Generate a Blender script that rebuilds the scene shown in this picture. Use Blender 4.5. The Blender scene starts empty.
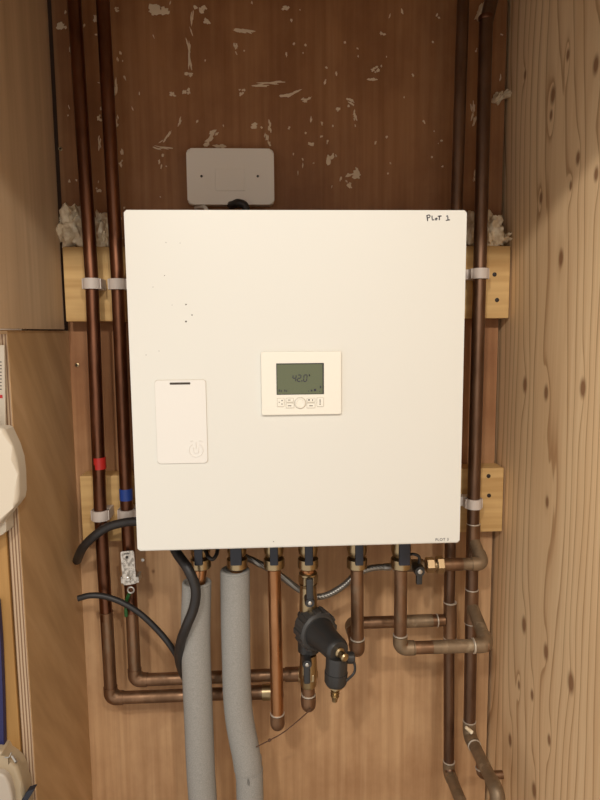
import bpy, bmesh, math, random
from mathutils import Vector, Matrix, noise
S = bpy.context.scene
COL = S.collection
rnd = random.Random(7)

# ------------------------------------------------------------------ camera
CAM = Vector((0.0, -1.2, 1.5))
AX_R = Vector((0.9987278, -0.0496634, -0.0087385))
AX_U = Vector((0.0143038, 0.1128361, 0.9935107))
AX_F = Vector((0.0483551, 0.9923717, -0.1134029))
cam = bpy.data.objects.new('camera', bpy.data.cameras.new('camera'))
COL.objects.link(cam)
m = Matrix((AX_R, AX_U, -AX_F)).transposed().to_4x4()
m.translation = CAM
cam.matrix_world = m
cam.data.sensor_width = 36.0
cam.data.lens = 27.0
cam.data.clip_start = 0.02
S.camera = cam

# ------------------------------------------------------------------ world, lamps, exposure
W = bpy.data.worlds.new('world'); S.world = W
W.use_nodes = True
bg = W.node_tree.nodes['Background']
bg.inputs[0].default_value = (1.0, 0.93, 0.87, 1)
bg.inputs[1].default_value = 0.92
def lamp(name, loc, power, radius, color):
    l = bpy.data.lights.new(name, 'POINT')
    l.energy = power; l.shadow_soft_size = radius; l.color = color
    o = bpy.data.objects.new(name, l); o.location = loc; COL.objects.link(o)
    return o
lamp('ceiling_lamp', (-0.32, -1.72, 2.25), 43.0, 0.035, (1.0, 0.94, 0.85))
lamp('ceiling_lamp', (0.40, -2.05, 2.36), 46.0, 0.05, (1.0, 0.93, 0.84))
S.view_settings.view_transform = 'Standard'
S.view_settings.look = 'None'
S.view_settings.exposure = 0.0
S.view_settings.gamma = 1.0
S.view_settings.use_curve_mapping = False

# ------------------------------------------------------------------ helpers
def at(px, py, Y):
    """point of the place at depth plane Y seen at that spot of the photo"""
    d = AX_F + AX_R * ((px - 300) / 600.0) - AX_U * ((py - 400) / 600.0)
    t = (Y - CAM.y) / d.y
    return CAM + d * t
def srgb(r, g, b):
    f = lambda c: (c / 12.92 if c <= 0.04045 else ((c + 0.055) / 1.055) ** 2.4)
    return (f(r / 255), f(g / 255), f(b / 255), 1)

WL = {}
def wloc(o):
    return WL.get(o.name, Vector((0, 0, 0)))
def uniq(name):
    return name
def finish(bm, name, mat, parent=None, angle=38, origin=None):
    bmesh.ops.recalc_face_normals(bm, faces=bm.faces)
    base = wloc(parent) if parent else (Vector(origin) if origin is not None else Vector((0, 0, 0)))
    if parent is None and origin is None and len(bm.verts):
        xs = [v.co for v in bm.verts]
        base = Vector(((min(c.x for c in xs) + max(c.x for c in xs)) / 2, (min(c.y for c in xs) + max(c.y for c in xs)) / 2, min(c.z for c in xs)))
    bmesh.ops.translate(bm, verts=bm.verts, vec=-base)
    me = bpy.data.meshes.new(name)
    bm.to_mesh(me); bm.free()
    for p in me.polygons: p.use_smooth = True
    me.set_sharp_from_angle(angle=math.radians(angle))
    if mat: me.materials.append(mat)
    o = bpy.data.objects.new(name, me); COL.objects.link(o)
    wn = o.modifiers.new('weighted_normals', 'WEIGHTED_NORMAL'); wn.keep_sharp = True
    if parent: o.parent = parent
    else: o.location = base
    WL[o.name] = base
    return o
def tag(o, label, cat, group=None):
    o['label'] = label; o['category'] = cat
    if group: o['group'] = group
    return o
def thing(name, label, cat, loc, group=None):
    o = bpy.data.objects.new(name, None); o.empty_display_size = 0.02
    COL.objects.link(o); o.location = loc
    WL[o.name] = Vector(loc)
    return tag(o, label, cat, group)
def struct(o):
    o['kind'] = 'structure'
    return o

def box(bm, lo, hi, bev=0.0, seg=2):
    r = bmesh.ops.create_cube(bm, size=1)
    vs = r['verts']
    lo, hi = Vector(lo), Vector(hi)
    for v in vs:
        v.co = Vector((lo[i] + (v.co[i] + 0.5) * (hi[i] - lo[i]) for i in range(3)))
    if bev > 0:
        es = list({e for v in vs for e in v.link_edges})
        bmesh.ops.bevel(bm, geom=es, offset=bev, segments=seg, affect='EDGES', profile=0.5)
def frame_of(d):
    d = d.normalized()
    a = Vector((0, 0, 1)) if abs(d.z) < 0.9 else Vector((0, 1, 0))
    s = d.cross(a).normalized()
    return s, s.cross(d).normalized()
def sweep(bm, pts, rad, n=20, caps=True, flat=1.0):
    """rad: number or list; parallel-transport frames"""
    pts = [Vector(p) for p in pts]
    k = len(pts)
    if not isinstance(rad, (list, tuple)): rad = [rad] * k
    tans = []
    for i in range(k):
        a = pts[max(i - 1, 0)]; b = pts[min(i + 1, k - 1)]
        tans.append((b - a).normalized())
    s, t = frame_of(tans[0])
    rings = []
    for i in range(k):
        if i:
            q = tans[i - 1].rotation_difference(tans[i])
            s = q @ s; t = q @ t
        ring = []
        for j in range(n):
            a = 2 * math.pi * j / n
            ring.append(bm.verts.new(pts[i] + s * (math.cos(a) * rad[i]) + t * (math.sin(a) * rad[i] * flat)))
        rings.append(ring)
    for i in range(k - 1):
        for j in range(n):
            bm.faces.new((rings[i][j], rings[i][(j + 1) % n], rings[i + 1][(j + 1) % n], rings[i + 1][j]))
    if caps:
        bm.faces.new(rings[0][::-1]); bm.faces.new(rings[-1])
def fillet(pts, r, n=8):
    pts = [Vector(p) for p in pts]
    out = [pts[0]]
    for i in range(1, len(pts) - 1):
        a, b, c = pts[i - 1], pts[i], pts[i + 1]
        d1 = (a - b); d2 = (c - b)
        ang = d1.angle(d2)
        if ang > math.radians(176):
            out.append(b); continue
        L = min(r / math.tan(ang / 2), d1.length * 0.49, d2.length * 0.49)
        rr = L * math.tan(ang / 2)
        d1n, d2n = d1.normalized(), d2.normalized()
        cen = b + (d1n + d2n).normalized() * (rr / math.sin(ang / 2))
        p1 = b + d1n * L; p2 = b + d2n * L
        v1 = p1 - cen; v2 = p2 - cen
        tot = v1.angle(v2); ax = v1.cross(v2).normalized()
        for k in range(n + 1):
            out.append(cen + Matrix.Rotation(tot * k / n, 3, ax) @ v1)
    out.append(pts[-1])
    return out
def spline(pts, per=10):
    pts = [Vector(p) for p in pts]
    P = [pts[0] * 2 - pts[1]] + pts + [pts[-1] * 2 - pts[-2]]
    out = []
    for i in range(1, len(P) - 2):
        for k in range(per):
            t = k / per
            a, b, c, d = P[i - 1], P[i], P[i + 1], P[i + 2]
            out.append(0.5 * ((2 * b) + (c - a) * t + (2 * a - 5 * b + 4 * c - d) * t * t + (3 * b - a - 3 * c + d) * t ** 3))
    out.append(pts[-1])
    return out
def lathe(bm, origin, axis, prof, n=28):
    """prof: (distance along axis, radius) pairs"""
    origin = Vector(origin); axis = Vector(axis).normalized()
    s, t = frame_of(axis)
    rings = []
    for d, r in prof:
        rings.append([bm.verts.new(origin + axis * d + s * (math.cos(2 * math.pi * j / n) * r) + t * (math.sin(2 * math.pi * j / n) * r)) for j in range(n)])
    for i in range(len(rings) - 1):
        for j in range(n):
            bm.faces.new((rings[i][j], rings[i][(j + 1) % n], rings[i + 1][(j + 1) % n], rings[i + 1][j]))
    bm.faces.new(rings[0][::-1]); bm.faces.new(rings[-1])
def hexnut(bm, origin, axis, h, r, ch=0.0015):
    lathe(bm, origin, axis, [(0, r - ch), (ch, r), (h - ch, r), (h, r - ch)], n=6)
def prism(bm, outline, y0, y1, bev=0.0, seg=2):
    """outline: (x, z) ring, extruded along y"""
    a = [bm.verts.new((x, y0, z)) for x, z in outline]
    b = [bm.verts.new((x, y1, z)) for x, z in outline]
    n = len(a)
    f0 = bm.faces.new(a); f1 = bm.faces.new(b[::-1])
    for i in range(n):
        bm.faces.new((a[i], b[i], b[(i + 1) % n], a[(i + 1) % n]))
    if bev:
        es = list(f0.edges) if y0 < y1 else list(f1.edges)
        bmesh.ops.bevel(bm, geom=es, offset=bev, segments=seg, affect='EDGES', profile=0.5)
def rrect(x0, x1, z0, z1, r, n=6):
    o = []
    for cx, cz, a0 in ((x1 - r, z1 - r, 0), (x0 + r, z1 - r, 90), (x0 + r, z0 + r, 180), (x1 - r, z0 + r, 270)):
        for k in range(n + 1):
            a = math.radians(a0 + 90 * k / n)
            o.append((cx + r * math.cos(a), cz + r * math.sin(a)))
    return o
def B(): return bmesh.new()

# ------------------------------------------------------------------ materials
def newmat(name, base, rough=0.5, metal=0.0, spec=0.5):
    mt = bpy.data.materials.new(name); mt.use_nodes = True
    b = mt.node_tree.nodes['Principled BSDF']
    b.inputs['Base Color'].default_value = base
    b.inputs['Roughness'].default_value = rough
    b.inputs['Metallic'].default_value = metal
    b.inputs['Specular IOR Level'].default_value = spec
    return mt
class NT:
    def __init__(s, mt): s.t = mt.node_tree; s.b = s.t.nodes['Principled BSDF']
    def n(s, typ, **kw):
        x = s.t.nodes.new(typ)
        for k, v in kw.items(): setattr(x, k, v)
        return x
    def l(s, a, b): s.t.links.new(a, b)
    def math(s, op, a, b=None, c=None):
        x = s.n('ShaderNodeMath', operation=op)
        for i, v in enumerate((a, b, c)):
            if v is None: continue
            if hasattr(v, 'links'): s.l(v, x.inputs[i])
            else: x.inputs[i].default_value = v
        return x.outputs[0]
    def coords(s, scale):
        tc = s.n('ShaderNodeNewGeometry'); mp = s.n('ShaderNodeMapping')
        mp.inputs['Scale'].default_value = scale
        s.l(tc.outputs['Position'], mp.inputs['Vector'])
        return mp.outputs[0]
    def noise(s, scale, sc=1.0, detail=3.0, rough=0.5):
        x = s.n('ShaderNodeTexNoise')
        x.inputs['Scale'].default_value = sc; x.inputs['Detail'].default_value = detail
        x.inputs['Roughness'].default_value = rough
        s.l(s.coords(scale), x.inputs['Vector'])
        return x.outputs[0]
    def ramp(s, fac, stops):
        x = s.n('ShaderNodeValToRGB'); cr = x.color_ramp
        while len(cr.elements) > 1: cr.elements.remove(cr.elements[-1])
        cr.elements[0].position = stops[0][0]; cr.elements[0].color = stops[0][1]
        for p, c in stops[1:]:
            e = cr.elements.new(p); e.color = c
        s.l(fac, x.inputs[0])
        return x.outputs[0]
    def mix(s, fac, a, b, mode='MIX'):
        x = s.n('ShaderNodeMix', data_type='RGBA', blend_type=mode)
        if hasattr(fac, 'links'): s.l(fac, x.inputs[0])
        else: x.inputs[0].default_value = fac
        for i, v in ((6, a), (7, b)):
            if hasattr(v, 'links'): s.l(v, x.inputs[i])
            else: x.inputs[i].default_value = v
        return x.outputs[2]
    def bump(s, h, strength, dist=0.002):
        x = s.n('ShaderNodeBump'); x.inputs['Strength'].default_value = strength
        x.inputs['Distance'].default_value = dist
        s.l(h, x.inputs['Height']); s.l(x.outputs[0], s.b.inputs['Normal'])
    def color(s, c): s.l(c, s.b.inputs['Base Color'])

def g(v): return (v, v, v, 1)

# brown-red faced plywood of the back wall
M_back = newmat('back_plywood', srgb(150, 105, 70), 0.55, spec=0.35)
t = NT(M_back)
grain = t.noise((70, 1, 2.2), 1.0, 5, 0.6)
blot = t.noise((7, 1, 5), 1.0, 5, 0.6)
strk = t.noise((26, 1, 1.1), 1.7, 3, 0.5)
def ply_tone(a, b, c_, dark, light):
    c = t.ramp(grain, [(0.30, a), (0.52, b), (0.72, c_)])
    c = t.mix(t.math('MULTIPLY', t.ramp(blot, [(0.42, g(0)), (0.66, g(1))]), 0.6), c, dark)
    return t.mix(t.math('MULTIPLY', t.ramp(strk, [(0.55, g(0)), (0.75, g(1))]), 0.35), c, light)
lowc = ply_tone(srgb(176, 137, 98), srgb(194, 155, 114), srgb(206, 168, 126), srgb(152, 110, 74), srgb(218, 182, 140))
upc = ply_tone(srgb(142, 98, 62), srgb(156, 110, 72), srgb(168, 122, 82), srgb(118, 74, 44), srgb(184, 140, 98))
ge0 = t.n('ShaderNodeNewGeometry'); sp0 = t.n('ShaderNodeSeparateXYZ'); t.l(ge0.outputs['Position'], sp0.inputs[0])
# the sheet's colour turns darker and redder in its upper half
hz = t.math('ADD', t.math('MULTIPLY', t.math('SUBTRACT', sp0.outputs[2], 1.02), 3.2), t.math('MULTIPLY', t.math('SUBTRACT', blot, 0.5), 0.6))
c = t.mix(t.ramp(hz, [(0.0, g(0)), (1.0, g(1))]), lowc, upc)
t.color(c); t.bump(grain, 0.15, 0.001)

M_gap = newmat('gap_dark_timber', srgb(60, 38, 24), 0.8)

# pale softwood plywood of the right wall: flowing grain and dark knots
KNOTS = [(-0.323, 1.872, .9), (-0.192, 1.88, 1), (-0.188, 1.85, .6), (-0.283, 1.756, .7), (-0.238, 1.922, .6), (-0.337, 1.719, .7),
         (-0.161, 1.724, .7), (-0.242, 1.613, .9), (-0.264, 1.72, .5), (-0.078, 1.957, .6), (-0.122, 1.399, 1), (-0.208, 1.393, .9),
         (-0.327, 1.412, 1), (-0.227, 1.208, .7), (-0.154, 0.951, 1.1), (-0.244, 0.948, 1), (-0.331, 0.945, 1.2), (-0.141, 0.823, .6),
         (-0.198, 0.839, .7), (-0.268, 0.802, .7), (-0.109, 0.686, .9), (-0.22, 0.669, 1)]
M_right = newmat('knotty_spruce_plywood', srgb(214, 176, 128), 0.6, spec=0.3)
t = NT(M_right)
geo = t.n('ShaderNodeNewGeometry'); sep = t.n('ShaderNodeSeparateXYZ')
t.l(geo.outputs['Position'], sep.inputs[0])
Yc, Zc = sep.outputs[1], sep.outputs[2]
warp = t.noise((1, 4.5, 0.75), 1.0, 2, 0.3)
warp2 = t.noise((1, 26, 2.6), 1.0, 2, 0.5)
F = t.math('ADD', t.math('MULTIPLY', Yc, 36.0), t.math('MULTIPLY', warp, 11.0))
F = t.math('ADD', F, t.math('MULTIPLY', warp2, 0.8))
mask = None
for ky, kz, ks in KNOTS:
    dy = t.math('MULTIPLY', t.math('SUBTRACT', Yc, ky), 1 / (0.0066 * ks))
    dz = t.math('MULTIPLY', t.math('SUBTRACT', Zc, kz), 1 / (0.0115 * ks))
    r2 = t.math('ADD', t.math('MULTIPLY', dy, dy), t.math('MULTIPLY', dz, dz))
    wide = t.math('ADD', t.math('MULTIPLY', t.math('MULTIPLY', dy, dy), 0.16), t.math('MULTIPLY', t.math('MULTIPLY', dz, dz), 0.045))
    F = t.math('ADD', F, t.math('MULTIPLY', t.math('POWER', 2.718, t.math('MULTIPLY', wide, -1.0)), 0.62))
    k = t.math('POWER', 2.718, t.math('MULTIPLY', r2, -0.8))
    mask = k if mask is None else t.math('MAXIMUM', mask, k)
fr = t.math('FRACT', F)
band = t.ramp(fr, [(0.0, g(0.0)), (0.5, g(0.04)), (0.80, g(0.30)), (0.93, g(1.0)), (0.97, g(0.9)), (1.0, g(0.0))])
fine = t.noise((1, 160, 5), 1.0, 3, 0.6)
c = t.ramp(fine, [(0.3, srgb(232, 200, 156)), (0.7, srgb(243, 214, 171))])
tone = t.noise((1, 6, 0.8), 1.0, 2, 0.5)
c = t.mix(t.math('MULTIPLY', t.ramp(tone, [(0.4, g(0)), (0.65, g(1))]), 0.35), c, srgb(208, 166, 120))
c = t.mix(t.math('MULTIPLY', band, 0.66), c, srgb(164, 116, 72))
c = t.mix(t.ramp(mask, [(0.06, g(0)), (0.30, g(0.45)), (0.6, g(0.9))]), c, srgb(138, 98, 66))
t.color(c); t.bump(fr, 0.06, 0.001)

# left ply (brown, diagonal streaks) and the paler board above
M_left = newmat('left_plywood', srgb(150, 116, 76), 0.6, spec=0.3)
t = NT(M_left)
tc = t.n('ShaderNodeNewGeometry'); mp = t.n('ShaderNodeMapping'); mp.inputs['Rotation'].default_value = (math.radians(-38), 0, 0)
mp.inputs['Scale'].default_value = (1, 26, 4)
mp2 = t.n('ShaderNodeMapping'); mp2.inputs['Scale'].default_value = (1, 1, 1); mp2.inputs['Rotation'].default_value = (math.radians(-35), 0, 0)
t.l(tc.outputs['Position'], mp2.inputs['Vector']); t.l(mp2.outputs[0], mp.inputs['Vector']); mp.inputs['Rotation'].default_value = (0, 0, 0)
nz = t.n('ShaderNodeTexNoise'); nz.inputs['Scale'].default_value = 1.0; nz.inputs['Detail'].default_value = 4; t.l(mp.outputs[0], nz.inputs['Vector'])
c = t.ramp(nz.outputs[0], [(0.35, srgb(178, 144, 102)), (0.55, srgb(192, 157, 114)), (0.72, srgb(204, 170, 128))])
t.color(c)
M_leftup = newmat('pale_board', srgb(178, 152, 120), 0.5, spec=0.4)
t = NT(M_leftup)
c = t.ramp(t.noise((1, 45, 2.0), 1.0, 4, 0.6), [(0.3, srgb(186, 158, 126)), (0.7, srgb(208, 180, 146))])
t.color(c)
M_plyedge = newmat('plywood_cut_edge', srgb(190, 160, 124), 0.8)
t = NT(M_plyedge)
sepx = t.n('ShaderNodeSeparateXYZ'); ge = t.n('ShaderNodeNewGeometry'); t.l(ge.outputs['Position'], sepx.inputs[0])
pl = t.math('FRACT', t.math('ADD', t.math('MULTIPLY', sepx.outputs[0], 210.0), t.math('MULTIPLY', t.noise((1, 1, 6), 1.0, 2), 0.5)))
c = t.ramp(pl, [(0.0, srgb(104, 76, 52)), (0.25, srgb(130, 98, 70)), (0.5, srgb(184, 160, 132)), (0.9, srgb(174, 148, 118)), (1.0, srgb(96, 68, 46))])
t.color(c)
def softwood(name, a, b, horizontal=True, dark=None):
    mt = newmat(name, a, 0.65, spec=0.3); t = NT(mt)
    sc = (3, 20, 60) if horizontal else (60, 20, 3)
    c = t.ramp(t.noise(sc, 1.0, 3, 0.5), [(0.35, a), (0.65, b)])
    if dark:
        c = t.mix(t.math('MULTIPLY', t.ramp(t.noise((2, 8, 28) if horizontal else (28, 8, 2), 1.0, 2), [(0.55, g(0)), (0.72, g(1))]), 0.5), c, dark)
    t.color(c)
    return mt
M_batten = softwood('batten_pine', srgb(186, 148, 94), srgb(208, 172, 116), True, srgb(166, 124, 72))
M_stud = softwood('stud_pine', srgb(150, 112, 62), srgb(170, 130, 77), False, srgb(134, 94, 50))

# metals
def copper(name, a, b, rough, metal=1.0, patch=None):
    mt = newmat(name, a, rough, metal); t = NT(mt)
    c = t.ramp(t.noise((40, 40, 12), 1.0, 4, 0.6), [(0.32, a), (0.68, b)])
    if patch:
        c = t.mix(t.ramp(t.noise((30, 30, 18), 1.4, 3, 0.6), [(0.56, g(0)), (0.68, g(0.8))]), c, patch)
    t.color(c)
    t.l(t.ramp(t.noise((50, 50, 20), 1.0, 3), [(0.3, g(rough - 0.08)), (0.7, g(rough + 0.14))]), t.b.inputs['Roughness'])
    return mt
M_cu_red = copper('aged_copper', srgb(98, 66, 50), srgb(126, 86, 65), 0.36)
M_cu_brown = copper('brown_copper', srgb(100, 76, 60), srgb(124, 97, 78), 0.40, 0.9)
M_cu = copper('copper', srgb(158, 112, 76), srgb(186, 136, 96), 0.32)
M_cu_dull = copper('dull_copper', srgb(116, 88, 66), srgb(144, 112, 86), 0.44, 0.85, srgb(134, 112, 90))
M_cu_flux = copper('flux_stained_copper', srgb(122, 104, 82), srgb(146, 124, 98), 0.50, 0.6, srgb(166, 148, 122))
M_brass = newmat('brass', srgb(168, 148, 114), 0.32, 1.0)
M_nickel = newmat('dull_brass', srgb(176, 152, 118), 0.38, 0.9)
M_solder = newmat('solder', srgb(206, 196, 180), 0.4, 0.5)
M_steel = newmat('steel', srgb(190, 186, 178), 0.35, 0.9)
M_zinc = newmat('zinc_plate', srgb(206, 200, 190), 0.45, 0.55)
t = NT(M_zinc)
t.color(t.ramp(t.noise((160, 10, 120), 1.0, 3), [(0.4, srgb(150, 144, 134)), (0.55, srgb(214, 208, 198))]))

# plastics
M_white = newmat('white_enamel', srgb(216, 214, 205), 0.42, spec=0.4)
M_cream = newmat('cream_plastic', srgb(228, 223, 209), 0.38)
M_flap = newmat('flap_plastic', srgb(222, 218, 210), 0.36)
M_spur = newmat('white_socket_plastic', srgb(240, 234, 224), 0.25)
M_boxw = newmat('white_box_plastic', srgb(204, 192, 172), 0.45)
M_beige = newmat('beige_box_plastic', srgb(166, 148, 120), 0.45)
M_beige2 = newmat('grey_lid_plastic', srgb(176, 164, 148), 0.4)
M_clip = newmat('grey_clip_plastic', srgb(196, 184, 174), 0.5)
M_black = newmat('black_plastic', srgb(44, 43, 42), 0.36)
M_black2 = newmat('black_ribbed_plastic', srgb(58, 56, 54), 0.5)
M_blueblk = newmat('dark_blue_plastic', srgb(28, 32, 44), 0.4)
M_cable = newmat('black_cable', srgb(36, 33, 32), 0.5)
M_green = newmat('green_sleeve', srgb(34, 84, 38), 0.5)
M_redtape = newmat('red_tape', srgb(176, 36, 30), 0.45)
M_bluetape = newmat('blue_tape', srgb(28, 62, 140), 0.45)
M_blue = newmat('blue_sheet', srgb(26, 28, 78), 0.5)
M_lcd = newmat('screen_glass', srgb(92, 98, 72), 0.25)
M_lcdframe = newmat('screen_rim', srgb(40, 40, 34), 0.3)
M_ink = newmat('ink', srgb(40, 38, 50), 0.7)
M_ink2 = newmat('print', srgb(96, 90, 84), 0.7)
M_line = newmat('button_line', srgb(196, 188, 172), 0.5)
M_slot = newmat('slot_dark', srgb(62, 52, 44), 0.7)
M_hole = newmat('screw_dark', srgb(40, 28, 20), 0.6)
M_redink = newmat('red_print', srgb(190, 40, 40), 0.6)
M_foam = newmat('expanding_foam', srgb(222, 204, 170), 0.75)
t = NT(M_foam)
fn = t.noise((90, 90, 90), 1.0, 3)
t.color(t.ramp(fn, [(0.35, srgb(214, 192, 156)), (0.65, srgb(242, 228, 200))])); t.bump(fn, 0.5, 0.003)
M_smear = newmat('plaster_smear', srgb(220, 200, 172), 0.85)
M_ins = newmat('grey_pipe_foam', srgb(134, 130, 122), 0.9, spec=0.2)
t = NT(M_ins)
fn = t.noise((600, 600, 600), 1.0, 2)
t.color(t.ramp(fn, [(0.3, srgb(138, 136, 130)), (0.7, srgb(156, 153, 147))])); t.bump(fn, 0.12, 0.001)
M_hose = newmat('braided_steel', srgb(150, 146, 138), 0.35, 0.8)
t = NT(M_hose)
wv = t.n('ShaderNodeTexWave'); wv.inputs['Scale'].default_value = 90; wv.bands_direction = 'DIAGONAL'
t.l(t.coords((1, 1, 1)), wv.inputs['Vector']); t.bump(wv.outputs[1], 0.5, 0.001)
M_string = newmat('brown_string', srgb(84, 56, 36), 0.8)
M_concrete = newmat('concrete_floor', srgb(150, 140, 126), 0.85)
M_plasterboard = newmat('plasterboard', srgb(214, 204, 188), 0.85)

# ------------------------------------------------------------------ the cupboard shell
XL, XR, FY = -0.393, 0.467, -0.275          # left face, right face, front of the left sheet
bm = B(); box(bm, (XL, 0, 0), (XR - 0.006, 0.018, 2.4)); wall_back = struct(finish(bm, 'wall_back', M_back, origin=(0, 0, 0)))
bm = B(); box(bm, (XL - 0.3, 0.018, 0), (XR + 0.1, 0.10, 2.4)); struct(finish(bm, 'wall_back_core', M_gap, origin=(0, 0.018, 0)))
bm = B(); box(bm, (XR, -1.15, 0), (XR + 0.018, 0.018, 2.4)); struct(finish(bm, 'wall_right', M_right, origin=(XR, 0, 0)))
bm = B(); box(bm, (XL - 0.018, FY, 0), (XL, 0.018, 1.5055), 0.0006, 1)
wl = struct(finish(bm, 'wall_left', M_left, origin=(XL, 0, 0)))
bm = B(); box(bm, (XL - 0.0172, FY - 0.0012, 0), (XL - 0.0008, FY + 0.004, 1.5)); struct(finish(bm, 'wall_left_cut_edge', M_plyedge, wl))
bm = B()
ub = prism(bm, [(XL - 0.018, 1.508), (XL + 0.006, 1.508), (XL + 0.006, 2.4), (XL - 0.018, 2.4)], -0.60, -0.040, 0.0008, 1)
struct(finish(bm, 'wall_left_upper', M_leftup, origin=(XL, 0, 1.508)))
bm = B(); box(bm, (-0.468, FY - 0.004, 0), (-0.4125, -0.171, 1.5065), 0.002); struct(finish(bm, 'trim_1', M_stud, origin=(-0.44, -0.2, 0)))
bm = B(); box(bm, (-1.3, -0.17, 0), (-0.414, -0.15, 2.4)); struct(finish(bm, 'wall_front', M_plasterboard, origin=(-0.8, -0.16, 0)))
bm = B(); box(bm, (-1.3, -1.3, -0.05), (XR + 0.1, 0.1, 0)); struct(finish(bm, 'floor', M_concrete, origin=(0, 0, 0)))
bm = B(); box(bm, (XL - 0.3, -0.74, 2.4), (XR + 0.1, 0.1, 2.45)); struct(finish(bm, 'ceiling', M_plasterboard, origin=(0, 0, 2.4)))
bm = B(); box(bm, (-1.3, -0.74, 1.890), (XR + 0.0, -0.68, 2.4)); struct(finish(bm, 'wall_header', M_plasterboard, origin=(0, -0.7, 1.8)))

# plaster smears and foam flecks stuck on the back sheet (irregular thin lumps)
def blob2d(bm, px, py, w, h, ang, seed, Y=0.0, th=0.0012):
    c = at(px, py, Y); k = 16; ring = []; top = []
    w *= 0.0019; h *= 0.0019
    for j in range(k):
        a = 2 * math.pi * j / k
        rr = 0.45 + 0.75 * (noise.noise(Vector((math.cos(a) * 1.3 + seed * 3.1, math.sin(a) * 1.3, seed))) + 0.5)
        x, z = math.cos(a) * w * rr, math.sin(a) * h * rr
        ca, sa = math.cos(ang), math.sin(ang)
        p = Vector((c.x + x * ca - z * sa, Y, c.z + x * sa + z * ca))
        ring.append(bm.verts.new(p)); top.append(bm.verts.new(c + (p - c) * 0.8 + Vector((0, -th, 0))))
    for j in range(k):
        bm.faces.new((ring[j], ring[(j + 1) % k], top[(j + 1) % k], top[j]))
    bm.faces.new(top)
bm = B(); sd = 0
SM = [(64, 24, 7, 6, 0), (71, 47, 3, 8, 0), (160, 8, 12, 9, .2), (200, 8, 6, 7, .8), (207, 22, 4, 5, .3), (192, 25, 2, 14, 0), (189, 55, 2, 16, 0),
      (188, 74, 5, 3, 0), (173, 94, 5, 3, 0), (187, 92, 5, 4, .9), (246, 31, 14, 3, -.1), (236, 47, 2, 5, .3), (268, 84, 20, 2, .12), (242, 91, 5, 4, .5),
      (290, 95, 14, 3, .2), (305, 100, 7, 3, .2), (179, 122, 2, 6, -.4), (161, 148, 14, 2, 0), (165, 138, 12, 2, .8), (213, 135, 10, 5, .7), (218, 146, 8, 3, 0),
      (208, 143, 6, 3, .4), (256, 125, 6, 4, 0), (270, 126, 2, 7, 0), (268, 139, 3, 9, .1), (375, 70, 5, 4, .5), (372, 80, 6, 2, .2), (352, 102, 8, 3, -.6),
      (338, 110, 3, 3, 0), (355, 116, 2, 6, 0), (330, 160, 4, 7, -.2), (352, 178, 9, 6, .3), (348, 184, 5, 3, -.5), (358, 172, 2, 6, .4), (312, 144, 4, 2, 0), (311, 120, 1.5, 6, 0),
      (384, 35, 2, 2, 0), (117, 9, 3, 3, 0), (118, 60, 2, 3, 0), (116, 90, 2, 12, 0), (117, 120, 3, 7, 0), (122, 152, 2, 5, 0), (120, 165, 2, 4, 0), (100, 140, 2, 12, 0), (100, 118, 3, 4, .4),
      (98, 190, 4, 3, 0), (96, 18, 3, 4, 0), (473, 115, 3, 14, 0), (475, 180, 2, 12, 0), (500, 78, 1.5, 5, 0), (502, 35, 1.5, 1.5, 0), (476, 50, 1.5, 3, 0), (230, 160, 2, 3, 0), (285, 8, 5, 3, 0)]
for px, py, w_, h_, an in SM:
    for q in range(5):
        sd += 1; f_ = rnd.uniform(.25, .6)
        ox, oy = rnd.uniform(-.6, .6) * w_, rnd.uniform(-.6, .6) * h_
        blob2d(bm, px + ox * math.cos(an) + oy * math.sin(an), py - ox * math.sin(an) + oy * math.cos(an), w_ * f_, h_ * f_, an + rnd.uniform(-.3, .3), sd, th=rnd.uniform(.0004, .0012))
for q in range(70):
    sd += 1; blob2d(bm, rnd.uniform(120, 450), rnd.uniform(0, 200), rnd.uniform(0.5, 1.6), rnd.uniform(0.5, 3), rnd.uniform(-.5, .5), sd)
for q in range(26):
    sd += 1; blob2d(bm, rnd.uniform(60, 125), rnd.uniform(0, 240), rnd.uniform(0.5, 1.4), rnd.uniform(0.5, 2.4), rnd.uniform(-.5, .5), sd)
o = finish(bm, 'plaster_smears', M_smear, wall_back); o['kind'] = 'stuff'

# small screws in the sheets
def screw(px, py, Y, label, r=0.0042):
    c = at(px, py, Y); bm = B()
    lathe(bm, c, (0, -1, 0), [(0, r), (0.0012, r), (0.0022, r * 0.6)], 16)
    o = finish(bm, 'screw', M_brass); tag(o, label, 'screw', 'screws in the back sheet')
    bm = B(); box(bm, c + Vector((-r * .6, -0.0027, -r * .15)), c + Vector((r * .6, -0.0019, r * .15))); box(bm, c + Vector((-r * .15, -0.0027, -r * .6)), c + Vector((r * .15, -0.0019, r * .6)))
    finish(bm, 'cross_slot', M_hole, o)
screw(77, 365, 0, 'brass screw head in the back sheet left of the pipes, below the upper batten')
screw(60.5, 149, 0, 'small screw head in the back sheet high up by the left board', 0.0036)

# ------------------------------------------------------------------ battens
GB = 'pine battens on the back wall'
def batten(x0, x1, z0, z1, label, knots):
    bm = B(); box(bm, (x0, -0.045, z0), (x1, 0, z1), 0.0025, 2)
    o = finish(bm, 'batten', M_batten); tag(o, label, 'batten', GB)
    for px, py, kind in knots:
        c = at(px, py, -0.045); bm = B()
        lathe(bm, c + Vector((0, 0.001, 0)), (0, -1, 0), [(0, 0.0042), (0.0016, 0.0042), (0.0022, 0.0025)], 14)
        finish(bm, 'screw', M_hole, o)
    return o
batten(-0.382, 0.464, 1.522, 1.660, 'pine batten on the back wall behind the upper half of the white unit', [(494.5, 274.5, 0), (497, 300, 0)])
batten(-0.372, 0.464, 1.094, 1.226, 'pine batten on the back wall behind the lower edge of the white unit', [(488.5, 476, 0), (489, 495.5, 0)])

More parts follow.
